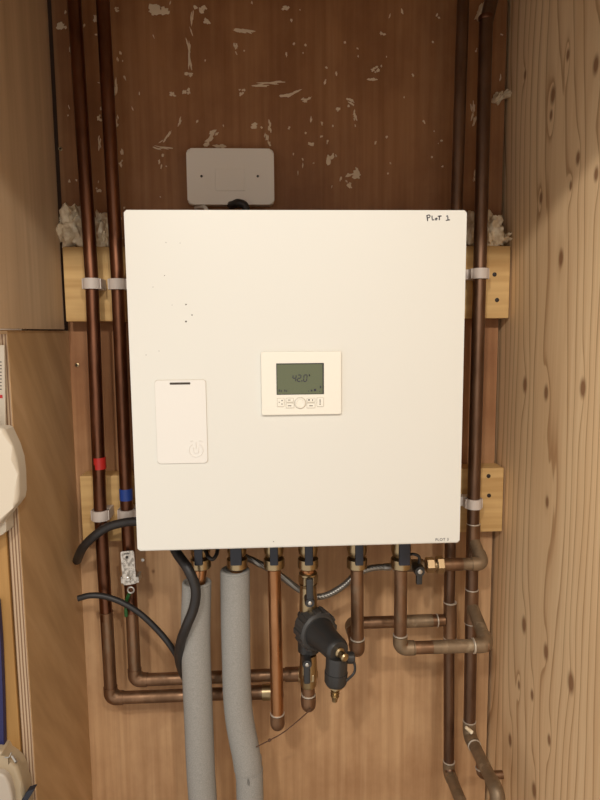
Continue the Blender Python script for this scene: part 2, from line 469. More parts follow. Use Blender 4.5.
# ------------------------------------------------------------------ the white unit
ux0, ux1, uz0, uz1, uy = -0.2100, 0.2967, 1.1638, 1.6780, -0.29
unit = thing('heating_unit', 'large square white heating unit with a small screen hung on the back wall', 'heating unit', ((ux0 + ux1) / 2, -0.045, uz0))
bm = B()
ol = rrect(ux0, ux1, uz0, uz1, 0.0035, 5)
prism(bm, ol, uy, -0.05, 0.0022, 3)
low = [f for f in bm.faces if f.normal.z < -0.9 or (f.calc_center_median().z < uz0 + 0.0005)]
bmesh.ops.delete(bm, geom=low, context='FACES')
back = [f for f in bm.faces if len(f.verts) > 12 and abs(f.calc_center_median().y + 0.05) < 1e-4]
bmesh.ops.delete(bm, geom=back, context='FACES')
cover = finish(bm, 'cover', M_white, unit)
sm = cover.modifiers.new('thickness', 'SOLIDIFY'); sm.thickness = 0.0015; sm.offset = -1
bm = B(); box(bm, (ux0 + 0.012, -0.05, uz0 + 0.01), (ux1 - 0.012, -0.045, uz1 - 0.01)); finish(bm, 'back_plate', M_steel, unit)
bm = B(); box(bm, (ux0 + 0.012, -0.262, uz0 + 0.016), (ux1 - 0.012, -0.05, uz0 + 0.020)); finish(bm, 'base_tray', M_blueblk, unit)
bm = B(); box(bm, (ux0 + 0.004, -0.075, uz0 - 0.034), (ux1 - 0.012, -0.045, uz0 - 0.012), 0.002); finish(bm, 'mounting_rail', M_cu_dull, unit)
# flap
fl = at(155, 380, uy); fr_ = at(208, 463, uy)
fx0, fx1, fz0, fz1 = -0.1740, -0.0982, 1.3015, 1.4288
bm = B(); prism(bm, rrect(fx0, fx1, fz0, fz1, 0.004), uy - 0.0022, uy + 0.001, 0.0012, 2); flap = finish(bm, 'access_flap', M_flap, unit)
bm = B(); prism(bm, rrect(fx0 - 0.0006, fx1 + 0.0006, fz0 - 0.0006, fz1 + 0.0006, 0.0045), uy - 0.0006, uy + 0.001); finish(bm, 'flap_shadow_gap', M_line, flap)
a, b_ = at(170, 383.5, uy), at(190.5, 383.5, uy)
bm = B(); prism(bm, rrect(a.x, b_.x, a.z - 0.0016, a.z + 0.0016, 0.0008, 3), uy - 0.0026, uy); finish(bm, 'finger_slot', M_slot, flap)
bm = B()
cc = at(196, 450, uy - 0.002)
ringpts = [cc + Vector((0.0105 * math.cos(q), -0.0004, 0.0105 * math.sin(q))) for q in [math.radians(120 + 300 * i / 30) for i in range(31)]]
sweep(bm, ringpts, 0.0008, 6)
sweep(bm, [cc + Vector((0, -0.0004, 0.002)), cc + Vector((0, -0.0004, 0.0125))], 0.0008, 6)
sweep(bm, spline([cc + Vector((-0.004, -0.0004, 0.004)), cc + Vector((-0.003, -0.0004, -0.004)), cc + Vector((0.003, -0.0004, -0.004)), cc + Vector((0.004, -0.0004, 0.004))], 6), 0.0007, 6)
sweep(bm, [cc + Vector((-0.008, -0.0004, 0.0135)), cc + Vector((-0.004, -0.0004, 0.0145))], 0.0008, 6)
sweep(bm, [cc + Vector((0.005, -0.0004, 0.0145)), cc + Vector((0.010, -0.0004, 0.0130))], 0.0008, 6)
finish(bm, 'embossed_emblem', M_flap, flap)
# control panel
cx0, cx1, cz0, cz1 = -0.0142, 0.1072, 1.3742, 1.4698
cy = uy - 0.0065
bm = B(); prism(bm, rrect(cx0, cx1, cz0, cz1, 0.002, 3), cy, uy + 0.001, 0.0012, 2); panel = finish(bm, 'control_panel', M_cream, unit)
s0, s1 = at(277, 364.5, cy), at(322.5, 393.5, cy)
bm = B(); prism(bm, rrect(s0.x - 0.0012, s1.x + 0.0022, s1.z - 0.001, s0.z + 0.0016, 0.0005, 2), cy - 0.0005, cy + 0.001); finish(bm, 'screen_rim', M_lcdframe, panel)
bm = B(); prism(bm, rrect(s0.x, s1.x, s1.z, s0.z, 0.0005, 2), cy - 0.0009, cy + 0.001); scr = finish(bm, 'screen', M_lcd, panel)
# the reading 42.0 with a degree dot, seven-segment strokes
SEG = {'4': 'fgbc', '2': 'abged', '0': 'abcdef'}
def digits(bm, x, z, h, w, text, y, th):
    sl = 0.10
    for ch in text:
        if ch == '.':
            box(bm, (x - w * .28, y, z), (x - w * .28 + th * 1.3, y + .0004, z + th * 1.3)); x += w * .42; continue
        if ch == 'o':
            for (p, q, r_, s_) in ((0, h * .8, w * .35, th * .8), (0, h * 1.0, w * .35, th * .8), (0, h * .8, th * .8, h * .2), (w * .35 - th * .8, h * .8, th * .8, h * .2)):
                box(bm, (x + p + sl * h, y, z + q), (x + p + r_ + sl * h, y + .0004, z + q + s_))
            continue
        pos = {'a': ((0, h), (w, h)), 'g': ((0, h / 2), (w, h / 2)), 'd': ((0, 0), (w, 0)), 'f': ((0, h / 2), (0, h)), 'b': ((w, h / 2), (w, h)), 'e': ((0, 0), (0, h / 2)), 'c': ((w, 0), (w, h / 2))}
        for s_ in SEG[ch]:
            (xa, za), (xb, zb) = pos[s_]
            ha = th / 2
            if za == zb: q4 = [(xa + ha * .7, za - ha), (xb - ha * .7, za - ha), (xb - ha * .7, za + ha), (xa + ha * .7, za + ha)]
            else: q4 = [(xa - ha, za + ha * .7), (xa + ha, za + ha * .7), (xa + ha, zb - ha * .7), (xa - ha, zb - ha * .7)]
            v = [bm.verts.new((x + px_ + sl * pz, y, z + pz)) for px_, pz in q4]
            v2 = [bm.verts.new((p.co.x, y + .0004, p.co.z)) for p in v]
            bm.faces.new(v); bm.faces.new(v2[::-1])
            for i in range(4): bm.faces.new((v[i], v2[i], v2[(i + 1) % 4], v[(i + 1) % 4]))
        x += w * 1.55
d0 = at(292.5, 381.5, cy)
bm = B(); digits(bm, d0.x, d0.z, 0.0098, 0.0047, '42.0o', cy - 0.0012, 0.0013)
def tick(bm, px, py, w, h):
    c = at(px, py, cy); box(bm, (c.x - w / 2, cy - .0012, c.z - h / 2), (c.x + w / 2, cy - .0009, c.z + h / 2))
for px, py, w, h in ((279.2, 390.5, .0016, .0034), (281.2, 391, .0012, .0028), (284.8, 390.5, .0016, .003), (286.6, 391, .001, .003), (308.5, 391, .001, .0014), (311.5, 390.5, .0024, .0026), (315, 390, .0034, .0034), (320.4, 387, .0018, .0036), (319.6, 391.5, .001, .0014)):
    tick(bm, px, py, w, h)
finish(bm, 'screen_reading', M_ink, scr)
# buttons
def button(o, name='button'):
    bm = B(); prism(bm, o, cy - 0.0008, cy + 0.001, 0.0004, 1); return finish(bm, name, M_cream, panel)
def outline(o, parent):
    bm = B(); n = len(o)
    sweep(bm, [Vector((x, cy - 0.0008, z)) for x, z in o + [o[0]]], 0.00033, 5)
    finish(bm, 'button_outline', M_line, parent)
def rr_px(x0, y0, x1, y1, r=0.0012):
    a, b = at(x0, y0, cy), at(x1, y1, cy)
    return rrect(a.x, b.x, b.z, a.z, r, 3)
bl = [rr_px(277.2, 398.2, 284.2, 406.5), rr_px(286, 398.2, 293.6, 402.0, .0008), rr_px(286, 403.2, 294, 407.8, .0008), rr_px(306.8, 398.2, 315, 402.0, .0008), rr_px(306.8, 403.2, 315, 407.8, .0008), rr_px(316.8, 397.5, 323.5, 406.5)]
BS = []
for o_ in bl:
    b1 = button(o_); outline(o_, b1); BS.append(b1)
kc = at(300.2, 403, cy)
bm = B(); lathe(bm, kc + Vector((0, 0.001, 0)), (0, -1, 0), [(0, .0082), (.0022, .0082), (.0034, .0072), (.0034, .0056), (.0028, .0050)], 36); knob = finish(bm, 'dial', M_cream, panel)
bm = B(); sweep(bm, [kc + Vector((.0086 * math.cos(q), -.0006, .0086 * math.sin(q))) for q in [2 * math.pi * i / 36 for i in range(37)]], 0.0004, 5); finish(bm, 'dial_outline', M_line, knob)
for bi, marks in enumerate((((279.2, 402.2, .0012, .0012), (282, 400.4, .0016, .0018), (282, 404, .0016, .0016)), ((289.2, 400, .0040, .0009),), ((289.6, 405.7, .0052, .0011),),
                            ((309, 399.9, .0026, .0020), (312.5, 399.9, .0013, .0022)), ((311, 405.7, .0052, .0011),), ((320, 401, .0011, .0056), (320, 404, .0018, .0016)))):
    bm = B()
    for px, py, w, h in marks:
        c = at(px, py, cy); box(bm, (c.x - w / 2, cy - .0012, c.z - h / 2), (c.x + w / 2, cy - .0007, c.z + h / 2))
    finish(bm, 'button_symbol', M_ink2, panel)
# handwriting and printed plot tags
def ribbon(bm, pts, w, y):
    sweep(bm, [Vector((p[0], y, p[1])) for p in pts], w, 6)
def strokes(px_lines, name, mat, w, parent):
    bm = B()
    for ln in px_lines:
        ps = [at(x, y, uy) for x, y in ln]
        ribbon(bm, [(p.x, p.z) for p in ps], w, uy - 0.0002)
    return finish(bm, name, mat, parent)
HW = [[(426.8, 215.3), (427.2, 217.8), (427.6, 221)], [(426.6, 215.6), (429, 214.9), (430.2, 216.2), (429.2, 217.6), (427.4, 218.0)],
      [(432.0, 215.8), (432.0, 218), (432.4, 220), (434.2, 219.8)], [(436.3, 218.0), (435.2, 218.9), (435.6, 220), (436.8, 219.8), (437.0, 218.6), (436.3, 218.0)],
      [(437.8, 216.4), (439.4, 216.1), (441.4, 216.0)], [(439.6, 216.2), (439.4, 218), (439.2, 220.2)],
      [(446.2, 216.4), (447.4, 215.6), (447.8, 217.6), (447.9, 220)], [(445.8, 220.4), (447.8, 220.1), (449.8, 219.8)]]
strokes(HW, 'handwritten_note', M_ink, 0.00078, cover)
def text_mesh(txt, size, loc, mat, parent, name, y_th=0.0003):
    cu = bpy.data.curves.new(name, 'FONT'); cu.body = txt; cu.size = size; cu.extrude = 0.0001; cu.space_character = 1.12
    ob = bpy.data.objects.new(name, cu); COL.objects.link(ob)
    bpy.context.view_layer.update()
    me = bpy.data.meshes.new_from_object(ob.evaluated_get(bpy.context.evaluated_depsgraph_get()))
    bpy.data.objects.remove(ob)
    bm = B(); bm.from_mesh(me)
    for v in bm.verts: v.co = Vector((loc[0] + v.co.x, loc[1] - v.co.z, loc[2] + v.co.y))
    return finish(bm, name, mat, parent)
p = at(435.2, 540.9, uy)
text_mesh('PLOT 3', 0.0062, (p.x, uy - 0.0003, p.z), M_ink, cover, 'printed_tag')
for px, py, r in ((186, 304.5, .0011), (164.5, 275.5, .0007), (153, 287, .0006), (180, 243, .0005), (192, 315, .0010), (186, 321.5, .0014), (172, 305, .0005), (146, 355, .0006), (159, 351, .0005), (273.5, 541.5, .0008), (166, 242.5, .0006)):
    bm = B(); c = at(px, py, uy); lathe(bm, c, (0, -1, 0), [(0, r), (.0002, r * .9)], 8)
    finish(bm, 'paint_chip', M_slot, cover)

# ------------------------------------------------------------------ white cable outlet above the unit
sx0, sx1, sz0, sz1 = -0.1505, 0.0118, 1.738, 1.8395
spur = thing('cable_outlet', 'blank white plastic cable outlet plate on the back wall above the unit', 'socket plate', ((sx0 + sx1) / 2, 0, sz0))
bm = B(); prism(bm, rrect(sx0 + .003, sx1 - .003, sz0 + .003, sz1 - .003, .006), -0.024, 0.0, 0.001); finish(bm, 'back_box', M_spur, spur)
bm = B(); prism(bm, rrect(sx0, sx1, sz0, sz1, .008), -0.034, -0.024, 0.004, 4); plate = finish(bm, 'face_plate', M_spur, spur, 25)
a, b_ = at(215.2, 169, -0.034), at(245, 191, -0.034)
bm = B(); prism(bm, rrect(a.x, b_.x, b_.z, a.z, .001, 2), -0.0352, -0.030, 0.0005, 1); finish(bm, 'knockout_panel', M_spur, plate)
for px in (201.5, 257.8):
    c = at(px, 176.2, -0.034); bm = B(); lathe(bm, c, (0, -1, 0), [(0, .0024), (.0005, .0022)], 12); finish(bm, 'screw', M_hole, spur)
# cables from the outlet down behind the unit
GC = 'cables'
bm = B(); sweep(bm, spline([at(230, 196, -0.02), at(231, 205, -0.030), at(238, 203, -0.050), at(245, 206, -0.05), at(246, 216, -0.05), at(246, 240, -0.049)], 8), 0.0075, 12)
tag(finish(bm, 'power_cable', M_cable), 'thick black cable looping from the outlet plate down behind the white unit', 'cable', GC)
bm = B(); sweep(bm, spline([at(196, 207.5, -0.008), at(201, 206.5, -0.02), at(206, 208.5, -0.03), at(208, 220, -0.035)], 8), 0.004, 10)
tag(finish(bm, 'white_cable', M_spur), 'short white cable behind the top edge of the unit', 'cable', GC)

# ------------------------------------------------------------------ expanding foam
def foam(spots, label, name='expanding_foam', Y=-0.03, parent=None):
    bm = B()
    for px, py, rx, rz, sdd in spots:
        c = at(px, py, Y)
        r = bmesh.ops.create_icosphere(bm, subdivisions=4, radius=1)
        for v in r['verts']:
            d = v.co.copy()
            n1 = noise.noise(d * 1.7 + Vector((sdd, 0, 0))) * 0.55 + abs(noise.noise(d * 4.2 + Vector((0, sdd, 0)))) * 0.36 + noise.noise(d * 10 + Vector((0, 0, sdd))) * 0.05
            k = 0.78 + n1
            y = d.y * 0.028 * k
            v.co = Vector((c.x + d.x * rx * 0.00188 * k, min(c.y + y, 0.0) if c.y + y > 0 else c.y + y, c.z + d.z * rz * 0.00188 * k))
    o = finish(bm, name, M_foam, parent, 60)
    if parent is None: tag(o, label, 'foam', 'lumps of expanding foam')
    return o
foam([(72, 228, 16, 21, 3.1), (67, 232, 10, 11, 9.2), (76, 216, 6, 10, 5.5)], 'lump of cream expanding foam against the left board, left of the left pipe', Y=-0.03)
foam([(102, 230, 10, 17, 7.7), (104, 237, 8, 12, 1.3)], 'lump of cream expanding foam between the two left pipes above the batten', Y=-0.03)
foam([(476, 231, 12, 24, 2.2), (491, 232, 13, 21, 4.4), (504, 238, 7, 5, 6.1)], 'lump of cream expanding foam behind the right pipe at the upper batten', Y=-0.03)
foam([(497, 99, 5, 5, 1.9), (504, 96, 6, 2.6, 2.9)], 'small fleck of foam high on the right edge of the back wall', Y=-0.005)
foam([(482, 12, 3.5, 8, 8.9)], 'small dab of foam between the right pipes at the very top', Y=-0.05)

# ------------------------------------------------------------------ pipes
GP = 'copper pipe runs'
PR = 0.0117
def V(*a): return Vector(a)
def part_sweep(parent, name, pts, r, mat, n=20):
    bm = B(); sweep(bm, pts, r, n); return finish(bm, name, mat, parent)
def ring(parent, c, axis, r=PR, mat=None, name='solder_ring', h=0.0028):
    axis = Vector(axis).normalized(); bm = B()
    lathe(bm, Vector(c) - axis * h / 2, axis, [(0, r + .0002), (h * .25, r + .0016), (h * .75, r + .0016), (h, r + .0002)], 22)
    return finish(bm, name, mat or M_solder, parent)
def elbow(parent, a, corner, c, r=PR, mat=None, arm=0.024, bend=0.019, name='elbow'):
    a, b, c = Vector(a), Vector(corner), Vector(c)
    p0 = b + (a - b).normalized() * arm; p1 = b + (c - b).normalized() * arm
    pts = fillet([p0, b, p1], bend, 8)
    return part_sweep(parent, name, pts, r + 0.0017, mat or M_cu_dull)
def sleeve(parent, a, b, r=PR + .0017, mat=None, name='coupling'):
    return part_sweep(parent, name, [Vector(a), Vector(b)], r, mat or M_cu_dull)

zA, zB = at(111, 698, -0.08).z, at(135, 680, -0.08).z
# run with red tape
xa = -0.3235
A = thing('copper_pipe', 'leftmost copper pipe with a red tape band, turning right near the bottom', 'pipe', (xa, -0.08, zA), GP)
endA = at(258, 697, -0.08).x
pa = [V(-0.3290, -0.08, 2.40), V(-0.3280, -0.08, 2.07), V(-0.3205, -0.08, 1.60), V(-0.325, -0.08, 1.15), V(-0.3215, -0.08, zA), V(-0.01, -0.08, zA)]
bm = B(); sweep(bm, fillet(pa, 0.022), PR, 20); finish(bm, 'tube', M_cu_red, A)
part_sweep(A, 'lower_tube', fillet([V(-.3225, -.08, at(106, 612, -.08).z)] + pa[4:], 0.022), PR + .0003, M_cu_dull)
elbow(A, pa[3], pa[4], pa[5])
z = at(98, 463, -0.08).z; sleeve(A, V(-.3225, -.08, z - .011), V(-.3228, -.08, z + .011), PR + .0006, M_redtape, 'red_tape')
sleeve(A, V(-0.026, -.08, zA), V(-0.008, -.08, zA), PR + .004, M_brass, 'brass_union')
sleeve(A, V(-0.050, -.08, zA), V(-0.026, -.08, zA), PR + .0018, M_cu_dull, 'coupling')
ring(A, V(-.3228, -.08, at(106, 612, -0.08).z), (0, 0, 1), PR - .0003, M_cu_dull)
# run with blue tape
Bp = thing('copper_pipe', 'second copper pipe from the left with a blue tape band, beside the unit', 'pipe', (-0.274, -0.08, zB), GP)
pb = [V(-0.2815, -0.08, 2.40), V(-0.2795, -0.08, 2.07), V(-0.2745, -0.08, 1.60), V(-0.2755, -0.08, 1.15), V(-0.2735, -0.08, zB), V(0.045, -0.08, zB)]
bm = B(); sweep(bm, fillet(pb, 0.022), PR, 20); finish(bm, 'tube', M_cu_red, Bp)
part_sweep(Bp, 'lower_tube', fillet([V(-.274, -.08, at(131, 612, -.08).z)] + pb[4:], 0.022), PR + .0003, M_cu_dull)
elbow(Bp, pb[3], pb[4], pb[5])
z = at(128, 494, -0.08).z; sleeve(Bp, V(-.2755, -.08, z - .011), V(-.2755, -.08, z + .011), PR + .0006, M_bluetape, 'blue_tape')
x1 = at(287, 678, -.08).x; x2 = at(298, 678, -.08).x
sleeve(Bp, V(x1 - .004, -.08, zB), V(x2, -.08, zB), PR + .0022, M_cu_dull, 'coupling')
sleeve(Bp, V(x2, -.08, zB), V(x2 + .02, -.08, zB), PR + .0038, M_nickel, 'brass_union')
# right pair
zC1, zCb = at(447, 620, -0.08).z, at(449, 772, -0.08).z
Cp = thing('copper_pipe', 'inner of the two right pipes, partly hidden behind the unit', 'pipe', (0.352, -0.08, zCb), GP)
pc = [V(0.351, -0.08, 2.40), V(0.350, -0.08, 2.07), V(0.346, -0.08, 1.74), V(0.347, -0.08, 0.95), V(0.3535, -0.08, zCb), V(0.3535, -0.26, zCb), V(0.3535, -0.262, 0.3)]
bm = B(); sweep(bm, fillet(pc[:6], 0.02), PR - .001, 20); finish(bm, 'tube', M_cu_brown, Cp)
elbow(Cp, pc[3], pc[4], pc[5], PR - .001, M_cu_flux, 0.022)
part_sweep(Cp, 'lower_tube', fillet([V(0.3535, -0.10, zCb), V(0.3535, -0.26, zCb), V(0.3535, -0.26, 0.25)], .02), PR - .0004, M_cu_flux)
sleeve(Cp, V(0.350, -.08, zC1 - .036), V(0.3487, -.08, zC1 + .036), PR + .0012, M_cu_dull, 'tee')
ring(Cp, V(.3487, -.08, zC1 + .037), (0, 0, 1)); ring(Cp, V(.350, -.08, zC1 - .037), (0, 0, 1)); ring(Cp, V(.3533, -.08, zCb + .024), (0, 0, 1), PR - .001)
# right run
zT = at(475, 606, -0.08).z; zU = at(474, 541, -0.08).z; zD = at(471, 735, -0.08).z
xd = 0.392
D = thing('copper_pipe', 'rightmost copper pipe beside the plywood wall, bending forward near the bottom', 'pipe', (xd, -0.08, zD), GP)
top = at(486, 18, -0.08)
pd = [V(0.425, -0.08, 2.40), V(0.405, -0.08, 2.10), V(top.x, -0.08, top.z - 0.01), V(0.392, -0.08, 1.6), V(0.391, -0.08, 1.1), V(xd + .002, -0.08, zD), V(xd + .002, -0.235, zD), V(xd + .002, -0.235, 0.2)]
bm = B(); sweep(bm, fillet(pd[:6], 0.02), PR + .0004, 20); finish(bm, 'tube', M_cu_brown, D)
part_sweep(D, 'lower_tube', fillet([V(xd + .002, -.085, zD)] + pd[6:], 0.02), PR, M_cu_flux)
elbow(D, pd[4], pd[5], pd[6], PR, M_cu_flux, 0.03)
elbow(D, pd[5], pd[6], pd[7], PR, M_cu_flux, 0.03)
ring(D, V(xd + .0018, -.08, zD + .031), (0, 0, 1)); ring(D, V(xd + .002, -.112, zD), (0, 1, 0)); ring(D, V(top.x, -.08, top.z), (0, 0, 1), PR + .0002, M_cu_red, 'coupling', 0.008)
for zz in (zT, zU):
    sleeve(D, V(xd, -.08, zz - .034), V(xd, -.08, zz + .034), PR + .0016, M_cu_dull, 'tee')
    ring(D, V(xd, -.08, zz + .035), (0, 0, 1)); 
ring(D, V(xd, -.08, zT - .035), (0, 0, 1))
bm = B(); sweep(bm, [at(465.5, 727, -.095), at(472, 732.5, -.098)], [.003, .0042], 10); finish(bm, 'putty_dab', M_foam, D)
# small drop pipe below the forward bend
xq = xd + .004
part_sweep(D, 'drop_pipe', fillet([V(xq, -.140, zD), V(xq, -.140, zD - .042), V(xq + .045, -.140, zD - .042)], 0.012), 0.0078, M_cu_dull, 16)
ring(D, V(xq, -.140, zD - .026), (0, 0, 1), 0.0078)

# ------------------------------------------------------------------ valves and pipes under the unit
VY = -0.17
GV = 'isolation valves under the unit'
def valve(px, label, lever_w=0.0145, side=0.0, top_z=uz0 + 0.016):
    x = at(px, 556, VY).x; zt = top_z; zb = at(px, 568.5, VY).z
    o = thing('isolation_valve', label, 'valve', (x, VY, zb), GV)
    bm = B(); lathe(bm, (x, VY, zb + .022), (0, 0, 1), [(0, .012), (.005, .0165), (.014, .0180), (.024, .0170), (zt - zb - .022, .0125)], 24); finish(bm, 'valve_body', M_brass, o)
    bm = B(); lathe(bm, (x, VY, zb), (0, 0, 1), [(0, .0145), (.003, .0185), (.019, .0185), (.022, .0150)], 12); finish(bm, 'union_nut', M_brass, o)
    bm = B(); lathe(bm, (x, VY - .012, zb + .036), (0, -1, 0), [(0, .0055), (.014, .0055)], 14); finish(bm, 'spindle', M_brass, o)
    bm = B(); box(bm, (x - lever_w / 2 + side, VY - .031, zb + .017), (x + lever_w / 2 + side, VY - .024, zt - .002), 0.002); finish(bm, 'lever', M_blueblk, o)
    return x, zb
x1, z1 = valve(200.5, 'brass isolation valve with dark lever above the left lagged pipe')
x2, z2 = valve(237, 'brass isolation valve with dark lever above the right lagged pipe', .020)
x3, z3 = valve(274, 'brass isolation valve with dark lever on the bright copper pipe')
x4, z4 = valve(308, 'brass isolation valve with dark lever above the black filter')
x5, z5 = valve(357, 'brass isolation valve with dark lever right of the black filter')
x6, z6 = valve(401, 'brass isolation valve with dark lever at the right end of the unit', .020)
# pipe 1 and 2 with grey lagging
GL = 'lagged pipes'
def lagged(px_top, pts, label, mat=M_ins, r=0.0262, second=None, r2=0.0262):
    o = thing('lagged_pipe', label, 'pipe', (pts[-1].x, pts[-1].y, 0.0), GL)
    part_sweep(o, 'tube', [V(px_top[0], VY, px_top[1]), V(pts[0].x, VY, pts[0].z - .03)], PR, M_cu)
    bm = B(); sp = spline(pts, 10)
    rr = [r * (1 + 0.025 * noise.noise(Vector((q.z * 9, 0, px_top[0] * 40)))) for q in sp]
    n = 26; sweep(bm, sp, rr, n); lag = finish(bm, 'lagging', mat, o)
    # split seam and the open rim at the top
    bm = B(); p0 = pts[0]
    sweep(bm, [p0 + V(math.cos(q) * r * .86, math.sin(q) * r * .86, .0006) for q in [2 * math.pi * i / 30 for i in range(31)]], .0034, 8); finish(bm, 'lagging_rim', mat, lag)
    if second:
        bm = B(); sweep(bm, spline(second, 8), r2, n); finish(bm, 'lagging', mat, o)
    return o
t1 = at(200, 583, VY)
lagged((x1, z1 + .004), [V(x1 - .008, VY, t1.z), V(-.141, VY, .95), V(-.140, VY, .80), V(-.139, VY, .70), V(-.136, VY, .55), V(-.136, VY, 0.0)], 'grey lagged pipe on the left, dropping from the white unit')
t2 = at(234, 571, VY)
lagged((x2, z2 + .004), [V(at(235, 571, VY).x, VY, t2.z), V(at(235.5, 620, VY).x, VY, .99), V(at(237, 690, VY).x, VY, at(237, 690, VY).z), V(at(240, 722, VY).x, VY, at(240, 722, VY).z), V(at(246, 752, VY).x, VY - .003, at(246, 752, VY).z), V(at(248, 766, VY).x, VY - .003, at(248, 766, VY).z)],
       'grey lagged pipe with a kink, right of the other lagged pipe', second=[at(248, 758, VY), at(249, 775, VY), at(250, 800, VY), V(at(250, 800, VY).x, VY, 0.0)], r2=.0252)
# pipe 3: bright copper, elbow back to the red run
p3b = at(277.5, 716, VY)
P3 = thing('copper_pipe', 'bright copper pipe hanging from the unit right of the lagged pipes', 'pipe', (x3, VY, p3b.z), GP)
pts = [V(x3, VY, z3 + .004), V(p3b.x, VY, zA - .011), V(p3b.x, -.095, zA - .002)]
part_sweep(P3, 'tube', fillet(pts, .019), PR, M_cu)
elbow(P3, pts[0], pts[1], pts[2]); ring(P3, V(p3b.x - .0002, VY, zA + .015), (0, 0, 1))
elbow(P3, V(p3b.x, VY, zA), V(p3b.x, -.08, zA), V(-.01, -.08, zA), arm=.015)
# pipe 5: short drop, elbow back, then right to the inner right pipe
x5b = at(357.5, 640, VY).x
P5 = thing('copper_pipe', 'short copper pipe right of the filter, joining the inner right pipe', 'pipe', (x5b, VY, zC1), GP)
pts = [V(x5, VY, z5 + .004), V(x5b, VY, zC1 - .010), V(x5b, -.08, zC1), V(.338, -.08, zC1)]
part_sweep(P5, 'tube', fillet(pts, .019), PR, M_cu_dull)
elbow(P5, pts[0], pts[1], pts[2]); ring(P5, V(x5b, VY, zC1 + .016), (0, 0, 1))
elbow(P5, pts[1], pts[2], pts[3], mat=M_cu_flux)
sleeve(P5, V(at(395, 622, -.08).x, -.08, zC1), V(at(432, 622, -.08).x, -.08, zC1), PR + .0008, M_cu_flux, 'flux_stain')
ring(P5, V(at(437, 621, -.08).x, -.08, zC1), (1, 0, 0))
# pipe 6: drop, right, then back into the rightmost pipe
z6b = at(450, 646.5, VY).z
P6 = thing('copper_pipe', 'copper pipe forming an L under the unit, ending at the rightmost pipe', 'pipe', (x6, VY, z6b), GP)
pts = [V(x6, VY, z6 + .004), V(x6, VY, z6b), V(xd, VY, z6b), V(xd, -.085, zT)]
part_sweep(P6, 'tube', fillet(pts[:3], .019), PR, M_cu_dull)
part_sweep(P6, 'return_tube', fillet([V(x6 + .06, VY, z6b)] + pts[2:], .019), PR + .0004, M_cu_flux)
elbow(P6, pts[0], pts[1], pts[2], mat=M_cu_flux); elbow(P6, pts[1], pts[2], pts[3], mat=M_cu_flux)
ring(P6, V(x6, VY, z6b + .026), (0, 0, 1)); ring(P6, V(xd - .026, VY, z6b), (1, 0, 0), PR + .001, None, 'solder_ring', .004)
ring(P6, V(x6 + .026, VY, z6b), (1, 0, 0), PR, M_cu_flux)
# pipe 4: copper stub, valve, magnetic filter, valve, end
P4 = thing('copper_pipe', 'short copper stub under the lower valve below the black filter', 'pipe', (at(309, 700, VY).x, VY, zB), GP)
x4b = at(308.5, 690, VY).x; z4b = zB
pts = [V(x4b, VY, at(308, 684, VY).z), V(x4b, VY, z4b - .012), V(x4b, -.095, z4b - .002)]
part_sweep(P4, 'tube', fillet(pts, .019), PR, M_cu_dull); elbow(P4, pts[0], pts[1], pts[2]); ring(P4, V(x4b, VY, z4b + .014), (0, 0, 1))
elbow(P4, V(x4b, VY, z4b), V(x4b, -.08, z4b), V(x4b - .1, -.08, z4b), arm=.015)

F = thing('magnetic_filter', 'black plastic magnetic filter hanging on brass valves under the unit', 'filter', (x4b, VY, at(308, 650, VY).z))
zt4 = z4 + .004
part_sweep(F, 'inlet_tube', [V(x4, VY, zt4), V(x4, VY, at(308, 580, VY).z)], PR, M_cu)
n0 = at(308, 583, VY).z
bm = B(); hexnut(bm, (x4, VY, n0), (0, 0, 1), .016, .0178); lathe(bm, (x4, VY, n0 - .008), (0, 0, 1), [(0, .0145), (.008, .0165)], 20)
lathe(bm, (x4, VY, n0 + .016), (0, 0, 1), [(0, .0165), (.003, .0165), (.005, .014)], 20); finish(bm, 'upper_nut', M_brass, F)
zbt = at(308, 612, VY).z
bm = B(); lathe(bm, (x4, VY, zbt), (0, 0, 1), [(0, .0150), (.006, .0165), (.02, .0160), (n0 - zbt - .006, .0150)], 20); ub = finish(bm, 'upper_valve_body', M_brass, F)
def lever(px, py0, py1, sc, name, F=F, w=.0125):
    a, b = at(px, py0, VY - .034), at(px, py1, VY - .034)
    bm = B(); box(bm, (a.x - w / 2, VY - .036, b.z), (a.x + w / 2, VY - .024, a.z), .003); 
    c = at(px, sc, VY - .034); lathe(bm, (c.x, VY - .012, c.z), (0, -1, 0), [(0, .009), (.022, .009), (.025, .0075)], 20)
    lv = finish(bm, name, M_black, F)
    bm = B(); lathe(bm, (c.x, VY - .036, c.z), (0, -1, 0), [(0, .0036), (.002, .0036), (.0032, .002)], 12); finish(bm, 'screw', M_steel, lv)
lever(309.8, 579, 606, 602.5, 'upper_lever')
